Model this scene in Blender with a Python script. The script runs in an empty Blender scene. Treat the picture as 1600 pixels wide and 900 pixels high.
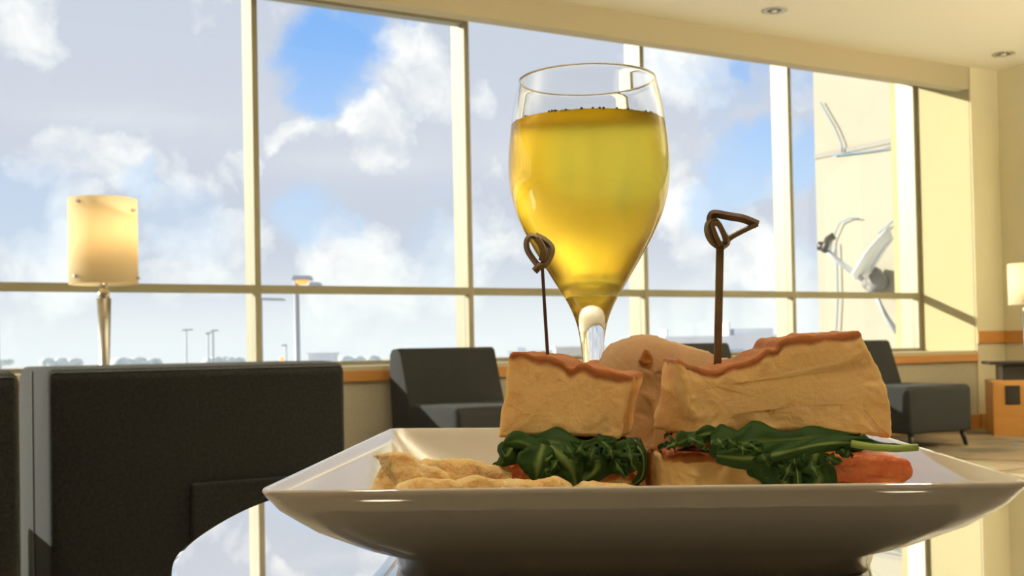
import bpy, bmesh, math, random
from mathutils import Vector, Matrix, noise
random.seed(7); noise.seed_set(11)
C = bpy.context.scene.collection
sc = bpy.context.scene
R = math.radians
# ------------------------------------------------------------------ camera
YAW, PITCH, ROLL, F, CY, EYE = R(30.3), R(1.146), R(1.13), 1800.0, 512.0, 0.75
cam_d = bpy.data.cameras.new('camera'); cam = bpy.data.objects.new('camera', cam_d); C.objects.link(cam)
CAMROT = Matrix.Rotation(-YAW, 3, 'Z') @ Matrix.Rotation(math.pi/2 + PITCH, 3, 'X') @ Matrix.Rotation(-ROLL, 3, 'Z')
cam.matrix_world = Matrix.Translation((0, 0, EYE)) @ CAMROT.to_4x4()
cam_d.sensor_width = 36; cam_d.lens = 36*F/1600; cam_d.shift_y = (CY-450)/1600
cam_d.clip_start = 0.02; cam_d.clip_end = 3000
cam_d.dof.use_dof = True; cam_d.dof.focus_distance = 0.46; cam_d.dof.aperture_fstop = 38
sc.camera = cam
sc.view_settings.view_transform = 'Standard'; sc.view_settings.look = 'None'
sc.view_settings.gamma = 1; sc.view_settings.use_curve_mapping = False
sc.view_settings.exposure = 0.0
sc.cycles.max_bounces = 16; sc.cycles.transmission_bounces = 14; sc.cycles.transparent_max_bounces = 16
sc.cycles.diffuse_bounces = 6; sc.cycles.glossy_bounces = 6
sc.cycles.sample_clamp_indirect = 6; sc.cycles.use_denoising = True
sc.cycles.caustics_refractive = False; sc.cycles.caustics_reflective = False

SKY_STRENGTH, SUN_STRENGTH, FILL_LIGHT = 1.08, 9.5, 430.0

def ray(px, py):
    return CAMROT @ Vector(((px-800)/F, -(py-CY)/F, -1.0))
UNYAW = Matrix.Rotation(YAW, 3, 'Z'); REYAW = Matrix.Rotation(-YAW, 3, 'Z')
def W(px, py, D):                      # world point of a pixel at camera depth D
    return Vector((0, 0, EYE)) + ray(px, py)*D
def P(px, py, D):                      # the same in the table's axes: x to the right, y away, z up from the floor
    return UNYAW @ W(px, py, D)
def on_z(px, py, z):
    r = ray(px, py); return Vector((0, 0, EYE)) + r*((z-EYE)/r.z)
def on_y(px, py, y):
    r = ray(px, py); return Vector((0, 0, EYE)) + r*(y/r.y)

# ------------------------------------------------------------------ node helpers
def nodes_of(m):
    m.use_nodes = True; nt = m.node_tree; nt.nodes.clear(); return nt
def N(nt, typ, **kw):
    n = nt.nodes.new(typ)
    for k, v in kw.items():
        if k.startswith('i_'):
            n.inputs[k[2:].replace('_', ' ')].default_value = v
        else: setattr(n, k, v)
    return n
def math_n(nt, op, a, b=None, clamp=False):
    n = nt.nodes.new('ShaderNodeMath'); n.operation = op; n.use_clamp = clamp
    for i, v in enumerate((a, b)):
        if v is None: continue
        if isinstance(v, (int, float)): n.inputs[i].default_value = v
        else: nt.links.new(v, n.inputs[i])
    return n.outputs[0]
def mixc(nt, f, a, b):
    n = nt.nodes.new('ShaderNodeMix'); n.data_type = 'RGBA'
    for s, v in ((n.inputs[0], f), (n.inputs[6], a), (n.inputs[7], b)):
        if isinstance(v, (int, float)): s.default_value = v
        elif isinstance(v, tuple): s.default_value = v if len(v) == 4 else (*v, 1)
        else: nt.links.new(v, s)
    return n.outputs[2]

# ------------------------------------------------------------------ sky
world = bpy.data.worlds.new('sky'); sc.world = world; world.use_nodes = True
nt = world.node_tree; nt.nodes.clear()
tc = N(nt, 'ShaderNodeTexCoord'); vec = tc.outputs['Generated']
n0 = N(nt, 'ShaderNodeTexNoise', i_Scale=9.0, i_Detail=9.0, i_Roughness=0.6); nt.links.new(vec, n0.inputs['Vector'])
sub = N(nt, 'ShaderNodeVectorMath', operation='SUBTRACT'); nt.links.new(n0.outputs['Color'], sub.inputs[0]); sub.inputs[1].default_value = (.5, .5, .5)
scl = N(nt, 'ShaderNodeVectorMath', operation='SCALE'); nt.links.new(sub.outputs[0], scl.inputs[0]); scl.inputs['Scale'].default_value = 0.10
add = N(nt, 'ShaderNodeVectorMath', operation='ADD'); nt.links.new(vec, add.inputs[0]); nt.links.new(scl.outputs[0], add.inputs[1])
warped = add.outputs[0]
def blob(px, py, rad, soft=0.38):
    d = ray(px, py).normalized()
    dn = N(nt, 'ShaderNodeVectorMath', operation='DISTANCE'); nt.links.new(warped, dn.inputs[0]); dn.inputs[1].default_value = d
    mr = N(nt, 'ShaderNodeMapRange', interpolation_type='SMOOTHSTEP'); nt.links.new(dn.outputs['Value'], mr.inputs[0])
    mr.inputs[1].default_value = rad/F*(1-soft); mr.inputs[2].default_value = rad/F*(1+soft)
    mr.inputs[3].default_value = 1; mr.inputs[4].default_value = 0
    return mr.outputs[0]
def blobs(lst):
    o = None
    for b in lst:
        v = math_n(nt, 'MULTIPLY', blob(*b[:3]), b[3])
        o = v if o is None else math_n(nt, 'MAXIMUM', o, v)
    return o
blue = blobs([(520, 95, 62, 1), (545, 55, 42, .9), (500, 150, 34, 1), (475, 345, 52, .75), (540, 360, 30, .5), (1150, 265, 62, .9), (1180, 215, 44, 1),
              (1262, 235, 45, .9), (1120, 330, 44, .8), (1145, 95, 26, .8), (620, 20, 30, .5), (60, 330, 70, .4), (280, 350, 60, .35), (210, 290, 30, .5),
              (690, 400, 60, .35), (960, 300, 40, .3), (1265, 400, 30, .35)])
dark = blobs([(190, 150, 170, 1), (330, 110, 120, .9), (60, 190, 100, .8), (610, 290, 95, .9), (480, 268, 50, .9), (850, 200, 90, .7),
              (700, 230, 60, .5), (360, 275, 40, .8), (1260, 330, 50, .8), (480, 50, 40, .7), (900, 330, 70, .6), (1060, 150, 60, .4)])
bright = blobs([(50, 35, 62, 1), (650, 120, 70, 1), (600, 215, 50, .9), (560, 185, 30, .9), (380, 250, 40, .9), (750, 160, 40, .8), (1090, 360, 60, .9), (230, 262, 60, .9), (60, 250, 40, .6), (345, 395, 70, .85), (90, 415, 80, .8), (560, 400, 80, .7), (880, 400, 70, .7), (1180, 400, 60, .8), (300, 30, 60, .3), (120, 340, 40, .8), (1080, 90, 80, .8), (450, 195, 30, .8), (250, 255, 50, .6)])
n1 = N(nt, 'ShaderNodeTexNoise', i_Scale=5.0, i_Detail=8.0, i_Roughness=0.6); nt.links.new(warped, n1.inputs['Vector'])
n2 = N(nt, 'ShaderNodeTexNoise', i_Scale=8.0, i_Detail=7.0, i_Roughness=0.55); nt.links.new(warped, n2.inputs['Vector'])
vo = N(nt, 'ShaderNodeTexVoronoi', feature='F1', i_Scale=11.0, i_Detail=3.0, i_Roughness=0.55); nt.links.new(warped, vo.inputs['Vector'])
sep = N(nt, 'ShaderNodeSeparateXYZ'); nt.links.new(vec, sep.inputs[0])
elev = N(nt, 'ShaderNodeMapRange', interpolation_type='SMOOTHSTEP', i_From_Min=0.0, i_From_Max=0.32); nt.links.new(sep.outputs['Z'], elev.inputs[0])
skyc = mixc(nt, elev.outputs[0], (.72, .87, 1.0), (.22, .47, .95))
shade = math_n(nt, 'ADD', math_n(nt, 'MULTIPLY', math_n(nt, 'SUBTRACT', n2.outputs['Fac'], .50), 3.6), math_n(nt, 'MULTIPLY', math_n(nt, 'SUBTRACT', .42, vo.outputs['Distance']), 1.5))
g = math_n(nt, 'ADD', math_n(nt, 'SUBTRACT', math_n(nt, 'MULTIPLY', dark, .70), math_n(nt, 'MULTIPLY', bright, 1.0)), math_n(nt, 'SUBTRACT', .12, shade), True)
cloudc = mixc(nt, g, (1.0, 1.0, 1.0), (.62, .66, .77))
opn = N(nt, 'ShaderNodeMapRange', interpolation_type='SMOOTHSTEP', i_From_Min=.56, i_From_Max=.70); nt.links.new(n1.outputs['Fac'], opn.inputs[0])
hole = math_n(nt, 'MAXIMUM', blue, math_n(nt, 'MULTIPLY', opn.outputs[0], .45), True)
col = mixc(nt, hole, cloudc, skyc)
lowm = N(nt, 'ShaderNodeMapRange', interpolation_type='SMOOTHSTEP', i_From_Min=0.0, i_From_Max=0.10, i_To_Min=1.0, i_To_Max=0.0); nt.links.new(sep.outputs['Z'], lowm.inputs[0])
col = mixc(nt, math_n(nt, 'MULTIPLY', lowm.outputs[0], .85), col, (.95, 1.0, 1.0))
bg = N(nt, 'ShaderNodeBackground', i_Strength=SKY_STRENGTH); nt.links.new(col, bg.inputs['Color'])
wo = N(nt, 'ShaderNodeOutputWorld'); nt.links.new(bg.outputs[0], wo.inputs[0])

# ------------------------------------------------------------------ sun and added lights
def add_light(name, kind, loc, energy, color, **kw):
    l = bpy.data.lights.new(name, kind); l.energy = energy; l.color = color
    for k, v in kw.items(): setattr(l, k, v)
    o = bpy.data.objects.new(name, l); C.objects.link(o); o.location = loc; return o
AZ, EL = R(50), R(15.3)               # the sun stands to the left, outside the windows
sdir = Vector((-math.sin(AZ)*math.cos(EL), math.cos(AZ)*math.cos(EL), math.sin(EL)))
sun = add_light('sun', 'SUN', (-10, 15, 8), SUN_STRENGTH, (1.0, .93, .78), angle=R(0.8))
sun.rotation_euler = sdir.to_track_quat('Z', 'Y').to_euler()
for i, (x, y) in enumerate(((2.5, 2.6), (7.6, 2.2), (-3.0, 3.0), (5.5, 1.0))):   # unseen fill lights added to brighten the ceiling and room
    o = add_light('ceiling_fill', 'AREA', (x, y if i < 2 else y, 2.35), FILL_LIGHT/4*(1.1, 2.3, .8, 1.0)[i], (1.0, .91, .72), shape='RECTANGLE', size=1.6, size_y=.5)
    o.rotation_euler = (math.pi, 0, 0)

for (x, y, e) in ((.75, -.75, 68), (-.55, -.45, 50)):          # unseen warm downlights behind the viewer, added to brighten the food
    p = REYAW @ Vector((x, y, 3.08)); o = add_light('downlight_fill', 'SPOT', p, e, (1.0, .80, .55), spot_size=R(120), spot_blend=.8, shadow_soft_size=.05)

# ------------------------------------------------------------------ materials
def mat(name, color, rough=.6, metal=0, spec=.5, ior=1.5, var=0, vscale=20, bump=0, bscale=80, color2=None, sheen=0, coat=0, emis=None, estr=0, detail=4, trans=0, sss=0):
    m = bpy.data.materials.new(name); nt = nodes_of(m)
    b = N(nt, 'ShaderNodeBsdfPrincipled'); o = N(nt, 'ShaderNodeOutputMaterial'); nt.links.new(b.outputs[0], o.inputs[0])
    b.inputs['Base Color'].default_value = (*color, 1); b.inputs['Roughness'].default_value = rough
    b.inputs['Metallic'].default_value = metal; b.inputs['IOR'].default_value = ior
    b.inputs['Specular IOR Level'].default_value = spec; b.inputs['Sheen Weight'].default_value = sheen
    b.inputs['Coat Weight'].default_value = coat; b.inputs['Transmission Weight'].default_value = trans
    if sss:
        b.inputs['Subsurface Weight'].default_value = sss; b.inputs['Subsurface Radius'].default_value = (1, .5, .25); b.inputs['Subsurface Scale'].default_value = .006
    if emis: b.inputs['Emission Color'].default_value = (*emis, 1); b.inputs['Emission Strength'].default_value = estr
    t = N(nt, 'ShaderNodeTexCoord')
    if var or color2:
        n = N(nt, 'ShaderNodeTexNoise', i_Scale=vscale, i_Detail=detail); nt.links.new(t.outputs['Object'], n.inputs['Vector'])
        c2 = color2 or tuple(c*(1-var) for c in color)
        mr = N(nt, 'ShaderNodeMapRange', i_From_Min=.35, i_From_Max=.65); nt.links.new(n.outputs['Fac'], mr.inputs[0])
        nt.links.new(mixc(nt, mr.outputs[0], color, c2), b.inputs['Base Color'])
    if bump:
        n = N(nt, 'ShaderNodeTexNoise', i_Scale=bscale, i_Detail=4.0); nt.links.new(t.outputs['Object'], n.inputs['Vector'])
        bp = N(nt, 'ShaderNodeBump', i_Strength=bump, i_Distance=.02); nt.links.new(n.outputs['Fac'], bp.inputs['Height']); nt.links.new(bp.outputs[0], b.inputs['Normal'])
    return m
M = {}
M['wall'] = mat('wall_paint', (.74, .69, .50), .85, bump=.05, bscale=150, var=.04, vscale=3)
M['darkwall'] = mat('back_wall_paint', (.62, .57, .46), .7)
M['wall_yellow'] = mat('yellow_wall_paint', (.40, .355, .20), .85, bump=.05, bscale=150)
M['lowwall'] = mat('wall_covering', (.50, .46, .36), .85, var=.08, vscale=60)
M['ceiling'] = mat('ceiling_paint', (.82, .78, .66), .9, bump=.03, bscale=100)
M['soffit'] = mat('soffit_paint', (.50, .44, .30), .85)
M['frame'] = mat('khaki_frame_metal', (.31, .285, .19), .45, var=.05, vscale=4)
M['sill'] = mat('sill_laminate', (.55, .50, .36), .5)
M['chrome'] = mat('brushed_metal', (.55, .52, .46), .3, metal=1)
M['darkmetal'] = mat('dark_metal', (.06, .055, .05), .4, metal=.6)
M['black_fabric'] = mat('charcoal_fabric', (.034, .036, .037), .9, spec=.15, bump=.25, bscale=260, var=.3, vscale=140, sheen=.04)
M['black'] = mat('black_laminate', (.02, .016, .013), .4)
M['tablelac'] = mat('white_lacquer', (.95, .95, .95), .012, metal=.85, ior=2.0)
M['ceramic'] = mat('white_ceramic', (.60, .56, .50), .05, ior=2.1, spec=.5)
M['rubber'] = mat('rubber', (.03, .03, .03), .8)
M['tomato'] = mat('tomato_flesh', (.62, .13, .04), .35, color2=(.72, .24, .07), vscale=160, bump=.2, bscale=300, sss=.3)
M['pepper'] = mat('roasted_red_filling', (.33, .06, .02), .4, color2=(.5, .16, .06), vscale=240, bump=.4, bscale=300)
M['chip'] = mat('potato_chip', (.82, .56, .22), .5, color2=(.93, .76, .45), vscale=70, bump=.3, bscale=220, sss=.35)
M['leafstem'] = mat('leaf_stem', (.30, .42, .08), .45, var=.2, vscale=80)
M['bamboo'] = mat('dark_bamboo', (.10, .055, .025), .45, color2=(.20, .13, .05), vscale=90)
M['bamboo_pale'] = mat('pale_bamboo', (.34, .26, .10), .5)
M['foam'] = mat('beer_foam', (.92, .90, .80), .5)
M['hazed_concrete'] = mat('hazed_concrete', (.62, .63, .62), .9, var=.08, vscale=.05)  # haze over the ground is put into its pale colour
M['far_building'] = mat('hazed_cladding', (.80, .82, .85), .8, var=.1, vscale=.2)  # pale tone stands in for distance haze on the buildings
M['far_tan'] = mat('hazed_tan_cladding', (.78, .72, .62), .8, var=.15, vscale=.1)  # lightened tan, with distance haze mixed into the colour
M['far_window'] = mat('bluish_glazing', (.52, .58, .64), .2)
M['trees'] = mat('haze_tinted_foliage', (.74, .80, .78), .9, var=.25, vscale=.4)  # whitened green: the haze before the trees is in their colour
M['steel'] = mat('satin_steel', (.30, .29, .27), .35, metal=1)
M['pole_grey'] = mat('galvanised_steel', (.42, .44, .48), .5, metal=.2)
M['dish'] = mat('white_dish_paint', (.85, .85, .82), .5)
M['cable'] = mat('blue_cable', (.13, .24, .38), .6)
M['extwall'] = mat('cream_stucco', (.37, .34, .27), .9, var=.06, vscale=.6, bump=.1, bscale=8)

def wood(name, c1, c2, scale=3):
    m = bpy.data.materials.new(name); nt = nodes_of(m)
    b = N(nt, 'ShaderNodeBsdfPrincipled', i_Roughness=.4); o = N(nt, 'ShaderNodeOutputMaterial'); nt.links.new(b.outputs[0], o.inputs[0])
    t = N(nt, 'ShaderNodeTexCoord'); mp = N(nt, 'ShaderNodeMapping'); mp.inputs['Scale'].default_value = (1, 6, 18); nt.links.new(t.outputs['Object'], mp.inputs[0])
    n = N(nt, 'ShaderNodeTexNoise', i_Scale=scale, i_Detail=6.0); nt.links.new(mp.outputs[0], n.inputs['Vector'])
    nt.links.new(mixc(nt, n.outputs['Fac'], c1, c2), b.inputs['Base Color']); return m
M['wood'] = wood('honey_maple_wood', (.60, .30, .08), (.44, .19, .045))
M['wood_cab'] = wood('amber_veneer', (.62, .32, .08), (.50, .22, .05))

def pane_glass():
    m = bpy.data.materials.new('window_glass'); nt = nodes_of(m)
    tr = N(nt, 'ShaderNodeBsdfTransparent'); tr.inputs[0].default_value = (.97, .985, .98, 1)
    gl = N(nt, 'ShaderNodeBsdfGlossy', i_Roughness=.0); lw = N(nt, 'ShaderNodeLayerWeight', i_Blend=.5); pw = math_n(nt, 'POWER', lw.outputs['Facing'], 5.0); fa = math_n(nt, 'ADD', math_n(nt, 'MULTIPLY', pw, .6), .025)
    mx = N(nt, 'ShaderNodeMixShader'); nt.links.new(fa, mx.inputs[0]); nt.links.new(tr.outputs[0], mx.inputs[1]); nt.links.new(gl.outputs[0], mx.inputs[2])
    o = N(nt, 'ShaderNodeOutputMaterial'); nt.links.new(mx.outputs[0], o.inputs[0]); return m
M['pane'] = pane_glass()
def glass_mat(name, color, ior, rough):
    m = bpy.data.materials.new(name); nt = nodes_of(m)
    g_ = N(nt, 'ShaderNodeBsdfGlass', i_IOR=ior, i_Roughness=rough); g_.inputs['Color'].default_value = (*color, 1)
    o = N(nt, 'ShaderNodeOutputMaterial'); nt.links.new(g_.outputs[0], o.inputs[0]); return m
M['glass'] = glass_mat('drinking_glass', (.99, .99, .985), 1.5, 0)
M['beer'] = glass_mat('golden_beer', (1.0, .87, .27), 1.34, .31)
def shade_mat():
    m = bpy.data.materials.new('frosted_shade_glass'); nt = nodes_of(m)
    d = N(nt, 'ShaderNodeBsdfDiffuse'); d.inputs[0].default_value = (.75, .68, .52, 1)
    t = N(nt, 'ShaderNodeBsdfTranslucent'); t.inputs[0].default_value = (.85, .76, .58, 1)
    mx = N(nt, 'ShaderNodeMixShader'); mx.inputs[0].default_value = .6
    nt.links.new(d.outputs[0], mx.inputs[1]); nt.links.new(t.outputs[0], mx.inputs[2])
    o = N(nt, 'ShaderNodeOutputMaterial'); nt.links.new(mx.outputs[0], o.inputs[0]); return m
M['shade'] = shade_mat()
def bread_mat(name, crumb, crumb2, crust, crust2):
    m = bpy.data.materials.new(name); nt = nodes_of(m)
    b = N(nt, 'ShaderNodeBsdfPrincipled', i_Roughness=.8); o = N(nt, 'ShaderNodeOutputMaterial'); nt.links.new(b.outputs[0], o.inputs[0])
    b.inputs['Subsurface Weight'].default_value = .3; b.inputs['Subsurface Radius'].default_value = (1, .6, .3); b.inputs['Subsurface Scale'].default_value = .006
    t = N(nt, 'ShaderNodeTexCoord'); at = N(nt, 'ShaderNodeAttribute', attribute_name='crust')
    n = N(nt, 'ShaderNodeTexNoise', i_Scale=60.0, i_Detail=6.0); nt.links.new(t.outputs['Object'], n.inputs['Vector'])
    n2 = N(nt, 'ShaderNodeTexNoise', i_Scale=130.0, i_Detail=5.0); nt.links.new(t.outputs['Object'], n2.inputs['Vector'])
    n3 = N(nt, 'ShaderNodeTexNoise', i_Scale=36.0, i_Detail=2.0); nt.links.new(t.outputs['Object'], n3.inputs['Vector'])
    spot = N(nt, 'ShaderNodeMapRange', interpolation_type='SMOOTHSTEP', i_From_Min=.62, i_From_Max=.74, i_To_Max=.6); nt.links.new(n3.outputs['Fac'], spot.inputs[0])
    f = math_n(nt, 'ADD', at.outputs['Fac'], math_n(nt, 'MULTIPLY', math_n(nt, 'SUBTRACT', n.outputs['Fac'], .5), 1.0))
    mr = N(nt, 'ShaderNodeMapRange', interpolation_type='SMOOTHSTEP', i_From_Min=.25, i_From_Max=.8); nt.links.new(f, mr.inputs[0])
    cr = mixc(nt, n2.outputs['Fac'], crumb, crumb2)
    cr = mixc(nt, spot.outputs[0], cr, tuple(.5*a+.5*c for a, c in zip(crumb2, crust)))
    cc = mixc(nt, n2.outputs['Fac'], crust, crust2)
    nt.links.new(mixc(nt, mr.outputs[0], cr, cc), b.inputs['Base Color'])
    bp = N(nt, 'ShaderNodeBump', i_Strength=.22, i_Distance=.002); nn = N(nt, 'ShaderNodeTexNoise', i_Scale=500.0, i_Detail=5.0); nt.links.new(t.outputs['Object'], nn.inputs['Vector'])
    nt.links.new(nn.outputs['Fac'], bp.inputs['Height']); nt.links.new(bp.outputs[0], b.inputs['Normal']); return m
M['bread'] = bread_mat('focaccia', (.93, .66, .30), (.86, .56, .23), (.30, .085, .02), (.46, .18, .05))
M['bread_low'] = bread_mat('focaccia_base', (.86, .62, .28), (.66, .42, .16), (.40, .14, .04), (.55, .22, .06))
M['bun'] = bread_mat('flour_dusted_crust', (.56, .36, .19), (.44, .26, .12), (.48, .29, .14), (.62, .42, .25))
def leaf_mat():
    m = bpy.data.materials.new('rocket_leaf'); nt = nodes_of(m)
    b = N(nt, 'ShaderNodeBsdfPrincipled', i_Roughness=.58); b.inputs['Specular IOR Level'].default_value = .3; t = N(nt, 'ShaderNodeTexCoord')
    n = N(nt, 'ShaderNodeTexNoise', i_Scale=120.0, i_Detail=4.0); nt.links.new(t.outputs['Object'], n.inputs['Vector'])
    at = N(nt, 'ShaderNodeAttribute', attribute_name='vein')
    c = mixc(nt, n.outputs['Fac'], (.016, .055, .010), (.05, .13, .022)); c = mixc(nt, at.outputs['Fac'], c, (.30, .42, .12))
    nt.links.new(c, b.inputs['Base Color'])
    bp = N(nt, 'ShaderNodeBump', i_Strength=.5, i_Distance=.002); nt.links.new(n.outputs['Fac'], bp.inputs['Height']); nt.links.new(bp.outputs[0], b.inputs['Normal'])
    tl = N(nt, 'ShaderNodeBsdfTranslucent'); tl.inputs[0].default_value = (.16, .34, .04, 1)
    mx = N(nt, 'ShaderNodeMixShader'); mx.inputs[0].default_value = .25; nt.links.new(b.outputs[0], mx.inputs[1]); nt.links.new(tl.outputs[0], mx.inputs[2])
    o = N(nt, 'ShaderNodeOutputMaterial'); nt.links.new(mx.outputs[0], o.inputs[0]); return m
M['leaf'] = leaf_mat()
def carpet_mat():
    m = bpy.data.materials.new('patterned_carpet'); nt = nodes_of(m)
    b = N(nt, 'ShaderNodeBsdfPrincipled', i_Roughness=1.0); o = N(nt, 'ShaderNodeOutputMaterial'); nt.links.new(b.outputs[0], o.inputs[0])
    t = N(nt, 'ShaderNodeTexCoord'); n = N(nt, 'ShaderNodeTexNoise', i_Scale=1.6, i_Detail=5.0); nt.links.new(t.outputs['Object'], n.inputs['Vector'])
    mr = N(nt, 'ShaderNodeMapRange', i_From_Min=.4, i_From_Max=.6); nt.links.new(n.outputs['Fac'], mr.inputs[0])
    nt.links.new(mixc(nt, mr.outputs[0], (.30, .22, .13), (.10, .085, .06)), b.inputs['Base Color']); return m
M['carpet'] = carpet_mat()
def tile_mat():
    m = bpy.data.materials.new('cream_stone_tiles'); nt = nodes_of(m)
    b = N(nt, 'ShaderNodeBsdfPrincipled', i_Roughness=.18); o = N(nt, 'ShaderNodeOutputMaterial'); nt.links.new(b.outputs[0], o.inputs[0])
    t = N(nt, 'ShaderNodeTexCoord'); br = N(nt, 'ShaderNodeTexBrick', offset=0.0); nt.links.new(t.outputs['Object'], br.inputs['Vector'])
    br.inputs['Color1'].default_value = (.80, .74, .60, 1); br.inputs['Color2'].default_value = (.76, .70, .56, 1); br.inputs['Mortar'].default_value = (.40, .30, .18, 1)
    br.inputs['Scale'].default_value = 1; br.inputs['Brick Width'].default_value = .62; br.inputs['Row Height'].default_value = .62; br.inputs['Mortar Size'].default_value = .012
    nt.links.new(br.outputs['Color'], b.inputs['Base Color']); return m
M['tile'] = tile_mat()
M['darkcarpet'] = mat('beige_carpet', (.42, .36, .28), 1, var=.3, vscale=3)

# ------------------------------------------------------------------ mesh helpers
def link_mesh(name, verts, faces, m, parent=None, smooth=False, loc=None, rotz=0.0, bevel=0, segs=2):
    me = bpy.data.meshes.new(name); me.from_pydata([tuple(v) for v in verts], [], faces); me.update()
    bm = bmesh.new(); bm.from_mesh(me); bmesh.ops.recalc_face_normals(bm, faces=bm.faces)
    if bevel: bmesh.ops.bevel(bm, geom=[e for e in bm.edges if len(e.link_faces) == 2 and e.calc_face_angle(0) > .5], offset=bevel, segments=segs, affect='EDGES', profile=.5)
    bm.to_mesh(me); bm.free()
    if smooth: me.polygons.foreach_set('use_smooth', [True]*len(me.polygons))
    if m: me.materials.append(m)
    o = bpy.data.objects.new(name, me); C.objects.link(o)
    if parent: o.parent = parent
    if loc is not None: o.location = loc
    o.rotation_euler = (0, 0, rotz)
    if bevel and smooth:
        pass
    return o
BOXF = [(0, 3, 2, 1), (4, 5, 6, 7), (0, 1, 5, 4), (1, 2, 6, 5), (2, 3, 7, 6), (3, 0, 4, 7)]
class MB:
    def __init__(s): s.v = []; s.f = []
    def raw(s, v, f):
        n = len(s.v); s.v += [Vector(q) for q in v]; s.f += [tuple(i+n for i in g_) for g_ in f]; return s
    def box(s, x0, y0, z0, x1, y1, z1):
        return s.raw([(x0, y0, z0), (x1, y0, z0), (x1, y1, z0), (x0, y1, z0), (x0, y0, z1), (x1, y0, z1), (x1, y1, z1), (x0, y1, z1)], BOXF)
    def tube(s, pts, r, seg=10, r2=None):
        pts = [Vector(p) for p in pts]; k = len(pts); rings = []
        for i, p in enumerate(pts):
            t = (pts[min(i+1, k-1)]-pts[max(i-1, 0)]).normalized()
            a = t.cross(Vector((0, 0, 1)) if abs(t.z) < .9 else Vector((1, 0, 0))).normalized(); b = t.cross(a)
            rr = r if r2 is None else r+(r2-r)*i/(k-1)
            rings.append([p+a*rr*math.cos(2*math.pi*j/seg)+b*rr*math.sin(2*math.pi*j/seg) for j in range(seg)])
        v = [q for rg in rings for q in rg]
        f = [(i*seg+j, i*seg+(j+1) % seg, (i+1)*seg+(j+1) % seg, (i+1)*seg+j) for i in range(k-1) for j in range(seg)]
        f += [tuple(range(seg))[::-1], tuple((k-1)*seg+j for j in range(seg))]
        return s.raw(v, f)
    def lathe(s, prof, seg=48, c=(0, 0, 0)):
        v = []; f = []; idx = []
        for r, z in prof:
            if r < 1e-6: idx.append([len(v)]); v.append((c[0], c[1], c[2]+z))
            else:
                idx.append(list(range(len(v), len(v)+seg))); v += [(c[0]+r*math.cos(2*math.pi*j/seg), c[1]+r*math.sin(2*math.pi*j/seg), c[2]+z) for j in range(seg)]
        for a, b in zip(idx, idx[1:]):
            for j in range(seg):
                j2 = (j+1) % seg
                if len(a) == 1 and len(b) == 1: continue
                if len(a) == 1: f.append((a[0], b[j2], b[j]))
                elif len(b) == 1: f.append((a[j], a[j2], b[0]))
                else: f.append((a[j], a[j2], b[j2], b[j]))
        return s.raw(v, f)
    def prism(s, poly, lo, hi, axis):           # poly of 2D points, extruded along the axis 'x' or 'z'
        k = len(poly)
        def q(p, h): return (h, p[0], p[1]) if axis == 'x' else (p[0], p[1], h)
        v = [q(p, lo) for p in poly]+[q(p, hi) for p in poly]
        f = [tuple(range(k)), tuple(range(k, 2*k))[::-1]]+[(i, (i+1) % k, k+(i+1) % k, k+i) for i in range(k)]
        return s.raw(v, f)
    def obj(s, name, m, parent=None, **kw): return link_mesh(name, s.v, s.f, m, parent, **kw)
def struct(o): o['kind'] = 'structure'; return o
def tag(o, label, cat, group=None):
    o['label'] = label; o['category'] = cat
    if group: o['group'] = group
    return o
def thing(name, label, cat, loc, rotz=0.0, group=None):
    o = bpy.data.objects.new(name, None); C.objects.link(o); o.empty_display_size = .05
    o.location = loc; o.rotation_euler = (0, 0, rotz); return tag(o, label, cat, group)

# ------------------------------------------------------------------ room shell
XR, YW, YS, ZC, SILL, SOF = 8.43, 7.10, 6.54, 3.12, .675, 2.93
XL, YB, XR2 = -9.95, -5.0, 8.80
struct(MB().box(XL-.2, YB-.2, -.2, 12.0, YS+.05, 0).obj('floor', M['tile']))
struct(MB().box(XL-.2, YB-.2, ZC, 12.0, YS+.1, ZC+.2).obj('ceiling', M['ceiling']))
struct(MB().box(XL-.2, YB-.2, 0, 12.0, YB, ZC).obj('wall_back', M['darkwall']))
struct(MB().box(XL-.2, YB, 0, XL, YW+.3, 3.4).obj('wall_left', M['wall']))
# the right side: a return parallel to the windows, then the side wall coming forward
struct(MB().box(XR2, YB, 0, XR2+.2, YS, ZC).obj('wall_right', M['wall']))
struct(MB().prism([(XR, YS), (XR2+.2, YS), (XR2+.2, YW+.3), (XR, YW+.3)], 0, 3.4, 'z').obj('wall_corner', M['wall_yellow']))
struct(MB().box(XR+.006, YS-.012, 0, XR2, YS-.001, ZC).obj('wall_return', M['wall']))
struct(MB().box(XL, YS, 0, XR, YW+.28, SILL-.03).obj('wall_window', M['lowwall']))
struct(MB().box(XL, YS-.0, SOF, XR, YS+.12, ZC+.25).obj('soffit', M['soffit'])).name = 'trim_1'
struct(MB().box(XL, YS+.12, 3.22, XR, YW+.3, 3.4).obj('ceiling_recess', M['ceiling']))
struct(MB().box(XL, YS-.005, SILL-.03, XR, YW+.02, SILL).obj('trim_2', M['sill'], bevel=.004))
struct(MB().box(XL, YS-.03, SILL-.095, XR-.0, YS-.002, SILL-.028).obj('trim_3', M['wood'], bevel=.006))
struct(MB().box(XR+.0, YS-.032, .735, XR2, YS-.013, .84).obj('trim_4', M['wood'], bevel=.005))
struct(MB().box(XR2-.022, YB, .735, XR2-.001, YS-.034, .84).obj('trim_5', M['wood'], bevel=.005))
struct(MB().box(XL, YS-.02, 0, XR, YS-.001, .13).obj('baseboard_window', M['wood'], bevel=.004))
struct(MB().box(XR+.01, YS-.034, 0, XR2, YS-.014, .13).obj('baseboard_return', M['wood'], bevel=.004))
struct(MB().box(XR2-.02, YB, 0, XR2-.001, YS-.036, .13).obj('baseboard_right', M['wood'], bevel=.004))
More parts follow.
